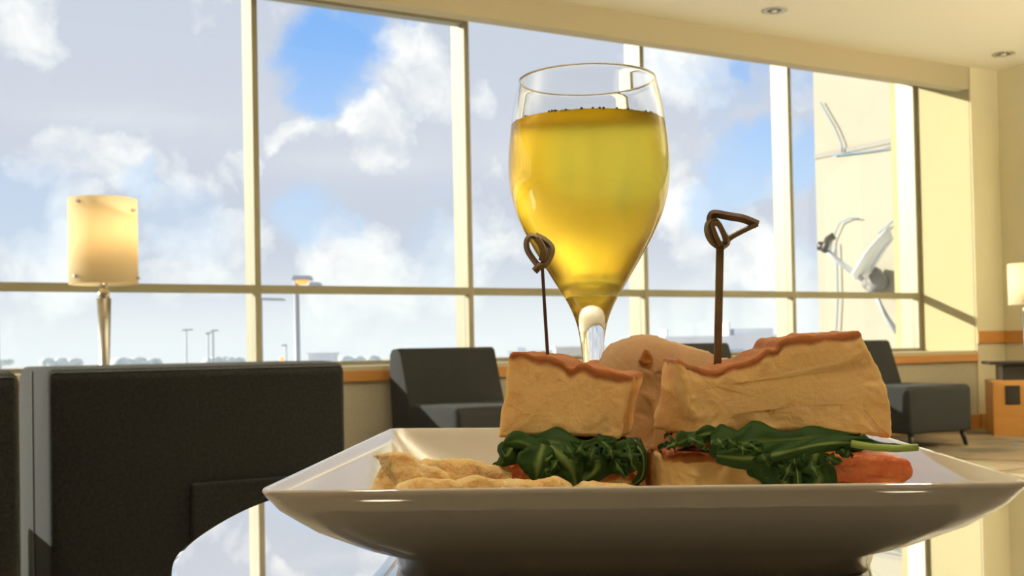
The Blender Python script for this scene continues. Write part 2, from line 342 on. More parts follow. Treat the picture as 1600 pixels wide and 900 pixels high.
struct(MB().box(XL+.1, YB+.05, 0, XR2-.03, 2.2, .009).obj('floor_bounce', M['darkcarpet']))  # unseen carpet added to control light bounced onto the plate
# carpet with a slanting border
cp = [on_z(1300, 706, 0), on_z(1460, 715, 0), on_z(1600, 722, 0)]
poly = [(XL+.1, 4.3), (cp[0].x, cp[0].y), (cp[1].x, cp[1].y), (cp[2].x, cp[2].y), (XR2-.03, cp[2].y-.1), (XR2-.03, YS-.04), (XL+.1, YS-.04)]
struct(MB().prism(poly, 0, .008, 'z').obj('floor_carpet', M['carpet']))

# windows: 12 bays
PITCHX, FW, FD = 1.529, .04, .20
edges = [XR-PITCHX*i for i in range(0, 13)]           # right-hand edges of the mullions
TR = 1.172
for i in range(12):
    xr = edges[i]-FW if i == 0 else edges[i]-FW; xl = edges[i+1]
    head = {0: 3.10, 3: 3.055}.get(i, 3.16)
    w = bpy.data.objects.new('window_%d' % (i+1), None); C.objects.link(w); w.location = (xl, YW, SILL); w['kind'] = 'structure'
    def wp(nm, m, x0, y0, z0, x1, y1, z1, bv=.003):
        MB().box(x0-xl, y0-YW, z0-SILL, x1-xl, y1-YW, z1-SILL).obj(nm, m, w, bevel=bv)
    wp('mullion', M['frame'], edges[i]-FW, YW, SILL, edges[i], YW+FD, 3.25)
    wp('bottom_rail', M['frame'], xl, YW, SILL, xr, YW+.09, SILL+.028)
    wp('transom', M['frame'], xl, YW, TR-.026, xr, YW+.07, TR+.026)
    wp('header', M['frame'], xl, YW+.005, head, xr, YW+.10, 3.25)
    wp('pane', M['pane'], xl, YW+.055, SILL+.02, xr, YW+.061, TR-.02, 0)
    wp('pane', M['pane'], xl, YW+.055, TR+.02, xr, YW+.061, head+.01, 0)

# ceiling downlights
for (px, py, lab) in ((1210, 16, 'small recessed ceiling downlight above the last but one window'), (1568, 84, 'small recessed ceiling downlight near the right-hand wall corner')):
    p = on_z(px, py, ZC)
    t = thing('downlight', lab, 'ceiling light', (p.x, p.y, ZC), 0, 'recessed downlights')
    MB().lathe([(.085, 0), (.088, -.006), (.07, -.008), (.052, -.004), (.052, 0)], 32).obj('trim_ring', M['chrome'], t, smooth=True)
    MB().lathe([(0, -.001), (.051, -.001), (.051, -.003), (.0, -.003)], 24).obj('aperture', M['darkmetal'], t)
    MB().lathe([(0, -.003), (.022, -.004), (.018, -.010), (0, -.012)], 16).obj('bulb', M['foam'], t, smooth=True)

# ------------------------------------------------------------------ outdoors
GZ = -6.0
struct(MB().box(-900, 9.0, GZ-1, 1400, 1400, GZ).obj('ground', M['hazed_concrete']))
# neighbouring wing with the satellite dish
XB = 12.1
yb = on_y(1280, 300, 12.0)
EW = struct(MB().box(XB, 7.6, GZ, XB+8, 12.0, 14).obj('wall_exterior', M['extwall']))
p0 = W(1285, 243, 16.4)
struct(MB().box(XB-.02, 7.6, p0.z-.035, XB+.0, 12.0, p0.z+.035).obj('trim_6', mat('seam_filler', (.30, .28, .25), .9)))
def on_wall(px, py, off=0.0):
    r = ray(px, py); return Vector((0, 0, EYE))+r*((XB-off)/r.x)
def wall_tube(pts, r, off=.05):
    return MB().tube([on_wall(px, py, off) for px, py in pts], r, 8)
cab = [([(1282, 160), (1292, 178), (1305, 200), (1315, 225), (1316, 238)], 'thin blue cable hanging above the seam of the cream wall outside'),
       ([(1300, 243), (1345, 238), (1380, 233), (1402, 226)], 'thin blue cable running along under the seam of the cream wall outside'),
       ([(1296, 400), (1300, 375), (1312, 348), (1328, 341), (1342, 342)], 'blue cable arching over the left end of the dish strut'),
       ([(1306, 380), (1308, 420), (1309, 470), (1307, 510), (1304, 540)], 'long blue cable dropping down the cream wall left of the dish'),
       ([(1373, 365), (1388, 352), (1403, 338)], 'short blue cable rising to the right from the dish top')]
for pts, lab in cab: tag(wall_tube(pts, .010).obj('wall_cable', M['cable'], smooth=True), lab, 'cable', 'blue cables on the outside wall')
dp = on_wall(1360, 436, .25)
dish = thing('satellite_dish', 'white satellite dish on a grey bracket mounted on the cream wall outside', 'satellite dish', dp)
def dw(px, py, off): return on_wall(px, py, off)-dp
rim = [dw(1388, 352, .9), dw(1396, 372, .55), dw(1362, 425, .3), dw(1335, 437, .5), dw(1330, 428, .9), dw(1350, 395, 1.2)]
cen = sum(rim, Vector())/6; back = dw(1366, 405, .12)
v = [cen+(back-cen)*.5]; NR = 36
for ring in (.5, 1.0):
    for k in range(NR):
        a = k/NR*6; i0 = int(a) % 6; fq = a-int(a); q = rim[i0].lerp(rim[(i0+1) % 6], fq)
        v.append(cen+(q-cen)*ring+(back-cen)*(.5*(1-ring*ring)))
f = [(0, 1+k, 1+(k+1) % NR) for k in range(NR)]+[(1+k, 1+NR+k, 1+NR+(k+1) % NR, 1+(k+1) % NR) for k in range(NR)]
r_ = link_mesh('reflector', v, f, M['dish'], dish, smooth=True); s_ = r_.modifiers.new('s', 'SOLIDIFY'); s_.thickness = .02
MB().tube([dw(1283, 384, .9), dw(1315, 412, .7), dw(1348, 437, .45)], .035, 8).obj('feed_arm', M['pole_grey'], dish, smooth=True)
MB().tube([dw(1288, 392, 1.0), dw(1294, 374, .9), dw(1304, 368, .85)], .05, 8).tube([dw(1279, 384, .95), dw(1292, 386, .9)], .06, 8).obj('feed_horn', M['darkmetal'], dish, smooth=True)
mb = MB()
for (px, py, r1) in ((1352, 430, .09), (1364, 428, .11), (1372, 438, .12), (1360, 442, .10), (1366, 450, .08)):
    mb.tube([dw(px-3, py, .30), dw(px+3, py+2, .10)], r1, 10)
mb.obj('bracket', mat('weathered_bracket', (.22, .21, .20), .7), dish, smooth=True)
MB().tube([dw(1367, 448, .2), dw(1370, 465, .2), dw(1385, 495, .2), dw(1402, 520, .15)], .035, 8).obj('mast', M['pole_grey'], dish, smooth=True)

def W2(px, py, D): return W(px, py, D)
# tall mast light with two heads
b0 = W(465, 560, 40); base = Vector((b0.x, b0.y, GZ))
t = thing('apron_light_mast', 'tall grey light mast outside with lamp heads, one glowing orange', 'light pole', base)
top = W(464.5, 437, 40)-base
MB().tube([(0, 0, 0), (0, 0, top.z)], .13, 12, .09).obj('pole', M['pole_grey'], t, smooth=True)
def head(px0, py0, px1, py1, D, parent, base, h=.16, glow=False):
    a = W(px0, py0, D)-base; b = W(px1, py1, D)-base
    mb = MB(); d = (b-a).normalized(); s = Vector((-d.y, d.x, 0)).normalized()*.28
    v = [a-s, b-s, b+s, a+s]; up = Vector((0, 0, h))
    v = v+[q+up*.9+d*(.05 if i in (0, 3) else -.05) for i, q in enumerate(v)]
    mb.raw(v, BOXF); o = mb.obj('lamp_head', M['pole_grey'], parent, bevel=.02)
    if glow:
        c = (a+b)*.5-Vector((0, 0, .03))
        mbg = MB().lathe([(0, -.13), (.12, -.11), (.2, -.04), (.24, .02), (0, .03)], 20, c)
        mbg.obj('lit_lens', mat('sodium_lamp_glow', (.9, .4, .1), .4, emis=(1, .30, .06), estr=1.6), o, smooth=True)
head(457, 438, 488, 438, 40, t, base, .17, True)
head(484, 447, 503, 448, 40, t, base, .15)
b0 = W(408, 560, 46); base = Vector((b0.x, b0.y, GZ))
t = thing('apron_light_mast', 'light mast outside mostly hidden by the window mullion, one grey head showing', 'light pole', base)
top = W(408, 466, 46)-base
MB().tube([(0, 0, 0), (0, 0, top.z)], .1, 12, .08).obj('pole', M['pole_grey'], t, smooth=True)
head(408, 469, 445, 470, 46, t, base, .1)
for (px, ytop, x0, x1, lab) in ((291, 516, 285, 301, 'small far street lamp outside, leftmost of the three thin ones'), (325, 521, 322, 330, 'shorter thin far street lamp outside, middle one of three'),
                            (333, 517, 330, 341, 'thin far street lamp outside, rightmost of the close pair'), (447, 540, 440, 448, 'tiny faint street lamp outside left of the tall grey mast')):
    D = 110; b0 = W(px, 560, D); base = Vector((b0.x, b0.y, GZ))
    t = thing('street_lamp', lab, 'street lamp', base, 0, 'far street lamps'); tp = W(px, ytop, D)-base
    MB().tube([(0, 0, 0), (tp.x, tp.y, tp.z)], .10, 8, .07).obj('pole', M['pole_grey'], t)
    head(x0, ytop+1, x1, ytop, D, t, base, .14)
bp = W(440, 561, 90); base = Vector((bp.x, bp.y, GZ))
t = thing('warning_beacon', 'small orange beacon light outside near the foot of the mast', 'beacon', base)
MB().tube([(0, 0, 0), (0, 0, bp.z-GZ-.2)], .12, 8).obj('post', M['pole_grey'], t)
MB().lathe([(0, -.18), (.17, -.14), (.19, .07), (.08, .18), (0, .2)], 16, (0, 0, bp.z-GZ)).obj('lens', mat('orange_beacon_glow', (.9, .4, .1), .4, emis=(1, .38, .12), estr=1.3), t, smooth=True)
# far buildings
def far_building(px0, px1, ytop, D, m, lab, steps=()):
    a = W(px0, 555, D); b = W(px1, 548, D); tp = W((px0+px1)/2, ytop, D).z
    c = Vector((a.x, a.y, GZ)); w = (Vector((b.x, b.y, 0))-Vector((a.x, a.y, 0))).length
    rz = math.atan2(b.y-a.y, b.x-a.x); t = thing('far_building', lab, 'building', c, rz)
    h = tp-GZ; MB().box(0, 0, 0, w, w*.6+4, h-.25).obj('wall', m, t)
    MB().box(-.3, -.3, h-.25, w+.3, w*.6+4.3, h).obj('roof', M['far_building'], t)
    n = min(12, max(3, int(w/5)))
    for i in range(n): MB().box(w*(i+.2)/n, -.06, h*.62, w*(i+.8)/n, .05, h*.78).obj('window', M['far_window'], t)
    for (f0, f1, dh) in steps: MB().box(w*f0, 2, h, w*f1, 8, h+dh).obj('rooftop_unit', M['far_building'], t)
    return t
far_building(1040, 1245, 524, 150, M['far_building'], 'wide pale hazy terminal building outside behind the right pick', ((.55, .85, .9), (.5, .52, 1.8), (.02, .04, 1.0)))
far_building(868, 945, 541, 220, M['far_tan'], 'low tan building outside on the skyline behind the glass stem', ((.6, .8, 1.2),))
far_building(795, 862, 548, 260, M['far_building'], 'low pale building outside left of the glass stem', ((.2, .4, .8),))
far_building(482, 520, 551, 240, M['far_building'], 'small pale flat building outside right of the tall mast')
# far tree line, one clump each
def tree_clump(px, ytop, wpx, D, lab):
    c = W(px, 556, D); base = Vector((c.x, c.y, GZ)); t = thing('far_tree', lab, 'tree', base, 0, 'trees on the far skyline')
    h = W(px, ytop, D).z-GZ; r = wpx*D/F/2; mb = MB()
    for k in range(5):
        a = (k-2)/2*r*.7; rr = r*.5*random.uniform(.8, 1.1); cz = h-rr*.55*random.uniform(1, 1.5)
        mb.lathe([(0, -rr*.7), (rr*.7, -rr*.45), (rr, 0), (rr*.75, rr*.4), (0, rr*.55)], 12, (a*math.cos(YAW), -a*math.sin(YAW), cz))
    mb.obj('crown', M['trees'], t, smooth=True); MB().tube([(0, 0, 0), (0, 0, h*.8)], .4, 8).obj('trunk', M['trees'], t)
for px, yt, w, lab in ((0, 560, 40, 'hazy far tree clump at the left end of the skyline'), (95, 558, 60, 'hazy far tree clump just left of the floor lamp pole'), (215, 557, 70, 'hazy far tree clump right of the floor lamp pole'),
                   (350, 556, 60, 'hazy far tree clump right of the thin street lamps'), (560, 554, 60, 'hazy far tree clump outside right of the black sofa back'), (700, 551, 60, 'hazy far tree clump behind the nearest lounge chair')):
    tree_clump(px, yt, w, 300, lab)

# ------------------------------------------------------------------ furniture by the window
def lounge_chair(x, lab):
    # origin: front left corner on the floor, facing the room (-Y)
    t = thing('lounge_chair', lab, 'chair', (x, 5.50, 0), 0, 'charcoal lounge chairs under the windows')
    w = .64
    MB().prism([(.0, .115), (.0, .42), (.025, .447), (.60, .447), (.72, .40), (.72, .115)], 0, w, 'x').obj('seat', M['black_fabric'], t, bevel=.018, segs=3, smooth=True)
    MB().prism([(.60, .30), (.63, .46), (.70, .66), (.735, .765), (.76, .777), (.86, .772), (.89, .74), (.90, .60), (.87, .30), (.83, .13), (.74, .12)], -.004, w+.004, 'x').obj('backrest', M['black_fabric'], t, bevel=.012, segs=3, smooth=True)
    for (lx, ly, sx, sy) in ((.05, .05, -.01, -.02), (w-.05, .05, .02, -.02), (.05, .78, -.01, .03), (w-.05, .78, .01, .03)):
        MB().tube([(lx+sx, ly+sy, 0), (lx, ly, .12)], .013, 8, .022).obj('leg', M['black'], t, smooth=True)
    return t
lounge_chair(2.875, 'charcoal lounge chair behind the left end of the plate, nearest of its row')
lounge_chair(4.77, 'charcoal lounge chair mostly hidden behind the tan bread roll, only its back corner shows')
lounge_chair(6.39, 'charcoal lounge chair at far right beside the wall, seat and front leg visible')
def sofa_chair(x0, x1, y0, lab, panel):
    t = thing('armchair', lab, 'armchair', (x0, y0, 0), 0, 'black armchairs seen from behind')
    w = x1-x0
    MB().prism([(0, .10), (0, .715), (.015, .73), (.10, .735), (.40, .735), (.46, .715), (.47, .42), (.47, .10)], 0, w, 'x').obj('backrest', M['black_fabric'], t, bevel=.012, segs=3, smooth=True)
    MB().box(.0, .475, .10, w, .98, .42).obj('seat', M['black_fabric'], t, bevel=.03, segs=3, smooth=True)
    if panel: MB().box(w*.44, -.014, .12, w-.004, .0, .475).obj('lower_panel', M['black_fabric'], t, bevel=.006)
    MB().box(-.003, .22, .11, .0, .228, .725).obj('piping', M['black'], t)
    for lx in (.06, w-.06):
        for ly in (.06, .90): MB().tube([(lx, ly, 0), (lx, ly, .11)], .018, 8, .024).obj('leg', M['black'], t)
    return t
a0 = W(75, 570, 2.7); YA = 2.53
xa0 = YA*math.tan(math.atan((75-800)/F)+YAW); xa1 = YA*math.tan(math.atan((538-800)/F)+YAW)
sofa_chair(xa0, xa1, YA, 'large black armchair back at the left foreground with lit top edge', True)
xb = 2.0*math.tan(math.atan((30-800)/F)+YAW)
sofa_chair(xb-.66, xb, 2.0, 'black armchair back cut off at the left picture edge', False)

def floor_lamp(px, pyb, D, lab, power):
    b = W(px, pyb, D); t = thing('floor_lamp', lab, 'lamp', (b.x, b.y, 0), -YAW, 'frosted glass floor lamps')
    zb, zt, r = 1.008, 1.305, .115
    sh = MB().lathe([(r, zb), (r, zt), (r-.004, zt), (r-.004, zb), (r, zb)], 56).obj('lamp_shade', M['shade'], t, smooth=False)
    sh.data.polygons.foreach_set('use_smooth', [True]*len(sh.data.polygons))
    for a, z in ((-112, zt-.02), (-15, zt-.045), (-120, zb+.025), (0, zb+.02), (60, zb+.02)):
        c = math.cos(R(a)); s = math.sin(R(a))
        MB().tube([((r-.008)*c, (r-.008)*s, z), ((r+.012)*c, (r+.012)*s, z)], .0055, 8).obj('clip_screw', M['chrome'], sh)
    mb = MB()
    for a in (-120, 0, 120): mb.tube([(0, 0, zb-.012), (.02*math.cos(R(a)), .02*math.sin(R(a)), zb+.02), ((r-.006)*math.cos(R(a)), (r-.006)*math.sin(R(a)), zb+.02)], .003, 6)
    mb.obj('shade_support', M['chrome'], t)
    MB().lathe([(0, .955), (.017, .955), (.02, .97), (.02, .985), (.013, .99), (.013, 1.0), (.018, 1.005), (0, 1.01)], 20).obj('collar', M['chrome'], t, smooth=True)
    MB().lathe([(0, .03), (.011, .03), (.0125, .60), (.0245, .96), (0, .962)], 24).obj('pole', M['steel'], t, smooth=True)
    MB().lathe([(0, 0), (.14, 0), (.14, .012), (.12, .02), (.02, .032), (0, .032)], 40).obj('base', M['chrome'], t, smooth=True)
    MB().lathe([(0, 1.05), (.02, 1.06), (.032, 1.12), (.028, 1.16), (.0, 1.185)], 20).obj('bulb', mat('warm_bulb', (1, .8, .5), .4, emis=(1, .72, .38), estr=4), t, smooth=True)
    l = bpy.data.lights.new('lamp_light', 'POINT'); l.energy = power; l.color = (1, .82, .55); l.shadow_soft_size = .035
    lo = bpy.data.objects.new('lamp_light', l); C.objects.link(lo); lo.parent = t; lo.location = (.03, 0, 1.215)
    return t
floor_lamp(163.5, 558, 4.0, 'floor lamp with lit cylindrical frosted shade behind the black armchair', 1.35)
floor_lamp(1604, 532, 8.3, 'white shade of a floor lamp cut off at the right edge', 5.0)

# cabinet at the right edge
cb = on_z(1553, 682, 0.0)
t = thing('wooden_cabinet', 'honey wood cabinet with a black raised top at the right edge', 'cabinet', (cb.x, cb.y, 0), -R(45))
MB().box(0, 0, .0, .75, .42, .44).obj('body', M['wood_cab'], t, bevel=.004)
MB().box(.08, .02, .44, .75, .38, .565).obj('plinth', M['black'], t)
MB().box(-.02, -.03, .565, .78, .44, .59).obj('top', M['black'], t, bevel=.004)
MB().box(.09, -.008, .25, .20, -.001, .40).obj('vent_panel', M['black'], t, bevel=.002)

# ------------------------------------------------------------------ side table
DROP = .0758; ZT = EYE-DROP
outl = [(-.1344, .45), (-.1430, .546), (-.1353, .641), (-.104, .715), (-.035, .77), (.07, .79), (.17, .765), (.237, .712), (.279, .636), (.297, .55), (.292, .45), (.255, .36), (.17, .295), (.07, .275), (-.035, .297), (-.10, .362)]
K = .957
def cat(pts, sub=8):
    n = len(pts); out = []
    for i in range(n):
        p0, p1, p2, p3 = (Vector(pts[(i+k) % n]) for k in (-1, 0, 1, 2))
        for j in range(sub):
            u = j/sub; out.append(.5*((2*p1)+(-p0+p2)*u+(2*p0-5*p1+4*p2-p3)*u*u+(-p0+3*p1-3*p2+p3)*u**3))
    return out
tp = [(p[0]*K, p[1]*K) for p in cat(outl)]
cx = sum(p[0] for p in tp)/len(tp); cy = sum(p[1] for p in tp)/len(tp)
T0 = REYAW @ Vector((cx, cy, 0))
table = thing('side_table', 'small glossy white side table under the plate reflecting the windows', 'table', T0, -YAW)
tp = [(p[0]-cx, p[1]-cy) for p in tp]; n = len(tp)
v = []; f = []
prof = [(1.0-.012, ZT), (1.0-.004, ZT-.0006), (1.0, ZT-.003), (1.0, ZT-.014), (.985, ZT-.018), (.9, ZT-.018)]
for s, z in prof: v += [(p[0]*s, p[1]*s, z) for p in tp]
for i in range(len(prof)-1): f += [(i*n+j, i*n+(j+1) % n, (i+1)*n+(j+1) % n, (i+1)*n+j) for j in range(n)]
f += [tuple(range(n)), tuple((len(prof)-1)*n+j for j in range(n))[::-1]]
link_mesh('tabletop', v, f, M['tablelac'], table)
MB().lathe([(0, .02), (.025, .02), (.025, ZT-.018), (0, ZT-.018)], 24).obj('column', M['chrome'], table, smooth=True)
MB().lathe([(0, 0), (.16, 0), (.16, .01), (.03, .022), (0, .022)], 40).obj('base', M['chrome'], table, smooth=True)

# ------------------------------------------------------------------ plate
def food_root(name, label, cat_, x, y, z, group=None):
    return thing(name, label, cat_, REYAW @ Vector((x, y, z)), -YAW, group), Vector((x, y, z))
crn = [Vector((-.0783, .349)), Vector((.1508, .3345)), Vector((.1685, .578)), Vector((-.067, .628))]
pc = Vector((.043, .472))
def plate_outline(scale, sharp, n=40):      # n points per side, corners rounded with radius fraction
    cs = [pc+(c-pc)*scale for c in crn]; out = []
    for i in range(4):
        a, b, c = cs[i-1], cs[i], cs[(i+1) % 4]
        e1 = (a-b); e2 = (c-b); L1 = e1.length; L2 = e2.length
        p1 = b+e1*sharp; p2 = b+e2*sharp
        for k in range(n//2): 
            u = k/(n//2); out.append((p1*(1-u)**2+b*2*u*(1-u)+p2*u*u))
        nx = b+e2*(1-sharp)
        for k in range(n//2): out.append(p2.lerp(nx, k/(n//2)))
    return out
plate, PO = food_root('square_plate', 'square white ceramic plate holding sandwiches and chips on the table', 'plate', pc.x, pc.y, ZT)
prof = [(0.0, .0035, .3), (.40, .0035, .3), (.67, .0035, .22), (.69, .0003, .20), (.715, .0003, .18), (.725, .006, .17), (.80, .0109, .12), (.90, .0194, .07), (.97, .0277, .045), (.993, .0324, .035), (1.0, .0342, .03),
        (.996, .0350, .03), (.985, .0345, .035), (.95, .0300, .06), (.88, .0218, .11), (.80, .0148, .15), (.72, .0102, .2), (.65, .0074, .26), (.40, .0068, .3), (0, .0068, .3)]
v = []; f = []; prev = None
for s, z, sh in prof:
    if s == 0: cur = [len(v)]; v.append((0, 0, z))
    else:
        o_ = plate_outline(s, sh); cur = list(range(len(v), len(v)+len(o_))); v += [(p.x-pc.x, p.y-pc.y, z) for p in o_]
    if prev:
        if len(prev) == 1: f += [(prev[0], cur[j], cur[(j+1) % len(cur)]) for j in range(len(cur))]
        elif len(cur) == 1: f += [(prev[j], prev[(j+1) % len(prev)], cur[0]) for j in range(len(prev))]
        else: f += [(prev[j], prev[(j+1) % len(prev)], cur[(j+1) % len(cur)], cur[j]) for j in range(len(cur))]
    prev = cur
link_mesh('plate_body', v, f, M['ceramic'], plate, smooth=True)

# ------------------------------------------------------------------ stemmed glass of beer
GD = .655; gk = GD/F
gx = (925-800)/F*GD
glass, GO = food_root('beer_glass', 'stemmed tulip glass of golden beer standing behind the plate', 'glass', gx, GD, ZT)
def gp(y, hw): return (hw*gk, DROP+(546.5-y)*gk)
hg = DROP
outer = [(0, 0), (.036, 0), (.0375, .0012), (.036, .0028), (.020, .0055), (.009, .010), (.0055, .018), (.0050, .030)]+[gp(y, h) for y, h in
        ((600, 14.5), (570, 15.5), (545, 17.5), (525, 20), (508, 23.5), (490, 29.5), (472, 38), (454, 49), (431, 63), (407, 77.5), (385, 90.5), (360, 103.5), (335, 114), (310, 121), (285, 125), (262, 126), (235, 125), (205, 122), (175, 118), (150, 113), (130, 108.5), (124, 107.2))]
inner = [gp(y, h) for y, h in ((123.2, 106.2), (124, 105.2), (130, 105.6), (150, 110), (175, 115), (205, 119), (235, 122), (262, 123), (285, 122), (310, 118), (335, 111), (360, 100.5), (385, 87.5), (407, 74.5), (425, 63), (436, 54), (443, 44), (447, 30), (449, 15))]+[(0, gp(449.5, 0)[1])]
def smooth_prof(pr, sub=3):
    out = []
    for i in range(len(pr)-1):
        p0 = Vector(pr[max(i-1, 0)]); p1 = Vector(pr[i]); p2 = Vector(pr[i+1]); p3 = Vector(pr[min(i+2, len(pr)-1)])
        for j in range(sub):
            u = j/sub; q = .5*((2*p1)+(-p0+p2)*u+(2*p0-5*p1+4*p2-p3)*u*u+(-p0+3*p1-3*p2+p3)*u**3); out.append((max(q.x, 0), q.y))
    out.append(pr[-1]); return out
MB().lathe(smooth_prof(outer[2:]+inner) if False else outer[:4]+smooth_prof(outer[4:])+inner[:2]+smooth_prof(inner[2:]), 96).obj('glass_body', M['glass'], glass, smooth=True)
yl = 194; zl = DROP+(546.5-yl)*gk
lp = [q for q in smooth_prof(inner[2:]) if q[1] < zl]
rt = lp[0][0]
liq = [(0, zl), (rt+.0006, zl)]+[(r+.0005 if r > 0 else 0, z-(.0004 if r < .02 else 0)) for r, z in lp]
MB().lathe(liq, 96).obj('beer', M['beer'], glass, smooth=True)
mb = MB()
for k in range(170):
    a = random.uniform(0, 2*math.pi); rr = random.choice((.0003, .0004, .0005, .0008)); d = rt-.0008-abs(random.gauss(0, .0010))
    mb.lathe([(0, -rr), (rr*.7, -rr*.7), (rr, 0), (rr*.7, rr*.7), (0, rr)], 8, (d*math.cos(a), d*math.sin(a), zl+rr*.6))
fo = mb.obj('foam_bubbles', M['foam'], glass, smooth=True); fo['kind'] = 'stuff'

# ------------------------------------------------------------------ food
def resample(poly, n, closed=True):
    pts = [Vector(p) for p in poly]; L = [(pts[(i+1) % len(pts)]-pts[i]).length for i in range(len(pts))]; tot = sum(L); out = []
    for k in range(n):
        s = k/n*tot; i = 0
        while s > L[i] and i < len(L)-1: s -= L[i]; i += 1
        out.append(pts[i].lerp(pts[(i+1) % len(pts)], s/max(L[i], 1e-9)))
    return out
def slab(name, px_outline, D, depth, m, parent, O, rnd=.003, cap='flat', skew=0.0, n=110, bend=None, crust=None, cx=None, rough=.0006, layers=8, taper=0.0, seed=0, soft=2):
    pts = resample(px_outline, n)
    for _ in range(soft): pts = [pts[i]*.5+(pts[i-1]+pts[(i+1) % n])*.25 for i in range(n)]
    L3 = [P(p.x, p.y, D) for p in pts]
    cen = sum(L3, Vector())/n; nor = []
    area = sum(L3[i].x*L3[(i+1) % n].z-L3[(i+1) % n].x*L3[i].z for i in range(n)); sg = 1 if area > 0 else -1
    for i in range(n):
        t_ = L3[(i+2) % n]-L3[i-2]; q = Vector((t_.z, 0, -t_.x))*sg; nor.append(q.normalized() if q.length > 0 else Vector((0, 0, 0)))
    if cx: cx = (P(cx[0], 600, D).x, P(cx[1], 600, D).x)
    v = []; rings = []; cr = []
    xs_ = [q.x for q in L3]; xa_, xb_ = min(xs_), max(xs_); zs_ = [q.z for q in L3]; mm = min((max(zs_)-min(zs_))*.5, (xb_-xa_)*.5)
    def tgt(p):
        x = min(max(p.x, xa_+mm), xb_-mm) if xb_-mm > xa_+mm else cen.x
        hit = [a.z+(b.z-a.z)*((x-a.x)/(b.x-a.x)) for a, b in zip(L3, L3[1:]+L3[:1]) if (a.x-x)*(b.x-x) <= 0 and abs(b.x-a.x) > 1e-7]
        return Vector((x, p.y, (min(hit)+max(hit))/2 if hit else cen.z))
    TG = [tgt(q) for q in L3]
    tops = {}
    def topz(x):
        if cx: x = min(max(x, cx[0]), cx[1])
        best = -9
        for i in range(n):
            a, b = L3[i], L3[(i+1) % n]
            if min(a.x, b.x)-1e-5 <= x <= max(a.x, b.x)+1e-5:
                u = 0 if abs(b.x-a.x) < 1e-7 else (x-a.x)/(b.x-a.x); best = max(best, a.z+(b.z-a.z)*u)
        return best if best > -9 else max(L3[i].z for i in range(n) if abs(L3[i].x-x) < .004 or i == 0)
    def put(p, base):
        q = p.copy()
        if crust: cr.append(max(0.0, 1-(topz(base.x)-base.z)/crust))
        dn = noise.noise_vector((q+Vector((seed, seed, 0)))*120)*rough*2.2+noise.noise_vector((q+Vector((seed, 0, 0)))*420)*rough
        q = q+dn
        if bend: q = bend(q)
        v.append(q-O)
    def ring(off, d, sc_=1.0):
        r = []
        for i in range(n):
            base = TG[i]+(L3[i]-TG[i])*sc_
            p = base-nor[i]*off; p.x += skew*d/depth*1.0; p = cen+(p-cen)*(1-taper*d/depth) if taper else p
            p = Vector((p.x, p.y+d, p.z)); r.append(len(v)); put(p, base)
        rings.append(r)
    for s_ in ((.03, .15, .3, .45, .6, .72, .83, .92, .97) if cap == 'rings' else (.5, .6, .7, .8, .88, .94, .98)): ring(rnd*s_, 0, s_)
    ring(rnd, 0); ring(rnd*.45, rnd*.25); ring(rnd*.1, rnd*.6); ring(0, rnd)
    for k in range(1, layers): ring(0, rnd+(depth-2*rnd)*k/layers)
    ring(0, depth-rnd); ring(rnd*.4, depth-rnd*.3); ring(rnd, depth)
    for s_ in ((.9, .7, .5, .25, .03) if cap == 'rings' else (.97, .93, .88)): ring(rnd*s_, depth, s_)
    f = []
    for a, b in zip(rings, rings[1:]): f += [(a[j], a[(j+1) % n], b[(j+1) % n], b[j]) for j in range(n)]
    f += [tuple(rings[0]), tuple(rings[-1])[::-1]]
    me_o = link_mesh(name, v, f, m, parent, smooth=True)
    if crust:
        at = me_o.data.attributes.new('crust', 'FLOAT', 'POINT'); at.data.foreach_set('value', cr)
    return me_o

def leaf(spine, widths, parent, O, name='rocket_leaf', lobes=3, seed=0, fold=.5, vein=.8, m=None, jag=.35):
    rnd_ = random.Random(seed); pts = [P(*s) for s in spine]; k = 14*(len(pts)-1); out = []
    def cr_(i, u):
        p0 = pts[max(i-1, 0)]; p1 = pts[i]; p2 = pts[i+1]; p3 = pts[min(i+2, len(pts)-1)]
        return .5*((2*p1)+(-p0+p2)*u+(2*p0-5*p1+4*p2-p3)*u*u+(-p0+3*p1-3*p2+p3)*u**3)
    cps = []; ws = []
    for i in range(len(pts)-1):
        for j in range(14):
            u = j/14; cps.append(cr_(i, u)); ws.append(widths[i]+(widths[i+1]-widths[i])*u)
    cps.append(pts[-1]); ws.append(widths[-1]); nC = 9; v = []; vn = []; f = []; ph = rnd_.uniform(0, 6)
    for i, (c, w) in enumerate(zip(cps, ws)):
        t_ = (cps[min(i+1, len(cps)-1)]-cps[max(i-1, 0)]).normalized(); side = Vector((t_.z, 0, -t_.x))
        if side.length < .2: side = Vector((0, 0, 1))
        side.normalize(); s_ = i/(len(cps)-1)
        for j in range(nC):
            q = (j-(nC-1)/2)/((nC-1)/2)
            lob = 1+jag*math.sin(s_*lobes*2*math.pi+ph+(.9 if q > 0 else 0))+jag*.35*noise.noise(Vector((s_*14, q, seed)))
            ww = w*.23e-3*max(lob, .25); fo_ = abs(q)**1.5
            p = c+side*q*ww+Vector((0, 1, 0))*fo_*ww*fold+Vector((0, 1, 0))*noise.noise(c*150+Vector((q*1.5, seed, 0)))*.0016
            v.append(p-O); vn.append(vein*max(0, 1-abs(q)*5))
    for i in range(len(cps)-1):
        for j in range(nC-1): f.append((i*nC+j, i*nC+j+1, (i+1)*nC+j+1, (i+1)*nC+j))
    o = link_mesh(name, v, f, m or M['leaf'], parent, smooth=True)
    at = o.data.attributes.new('vein', 'FLOAT', 'POINT'); at.data.foreach_set('value', vn)
    s2 = o.modifiers.new('s', 'SOLIDIFY'); s2.thickness = .0005
    return o

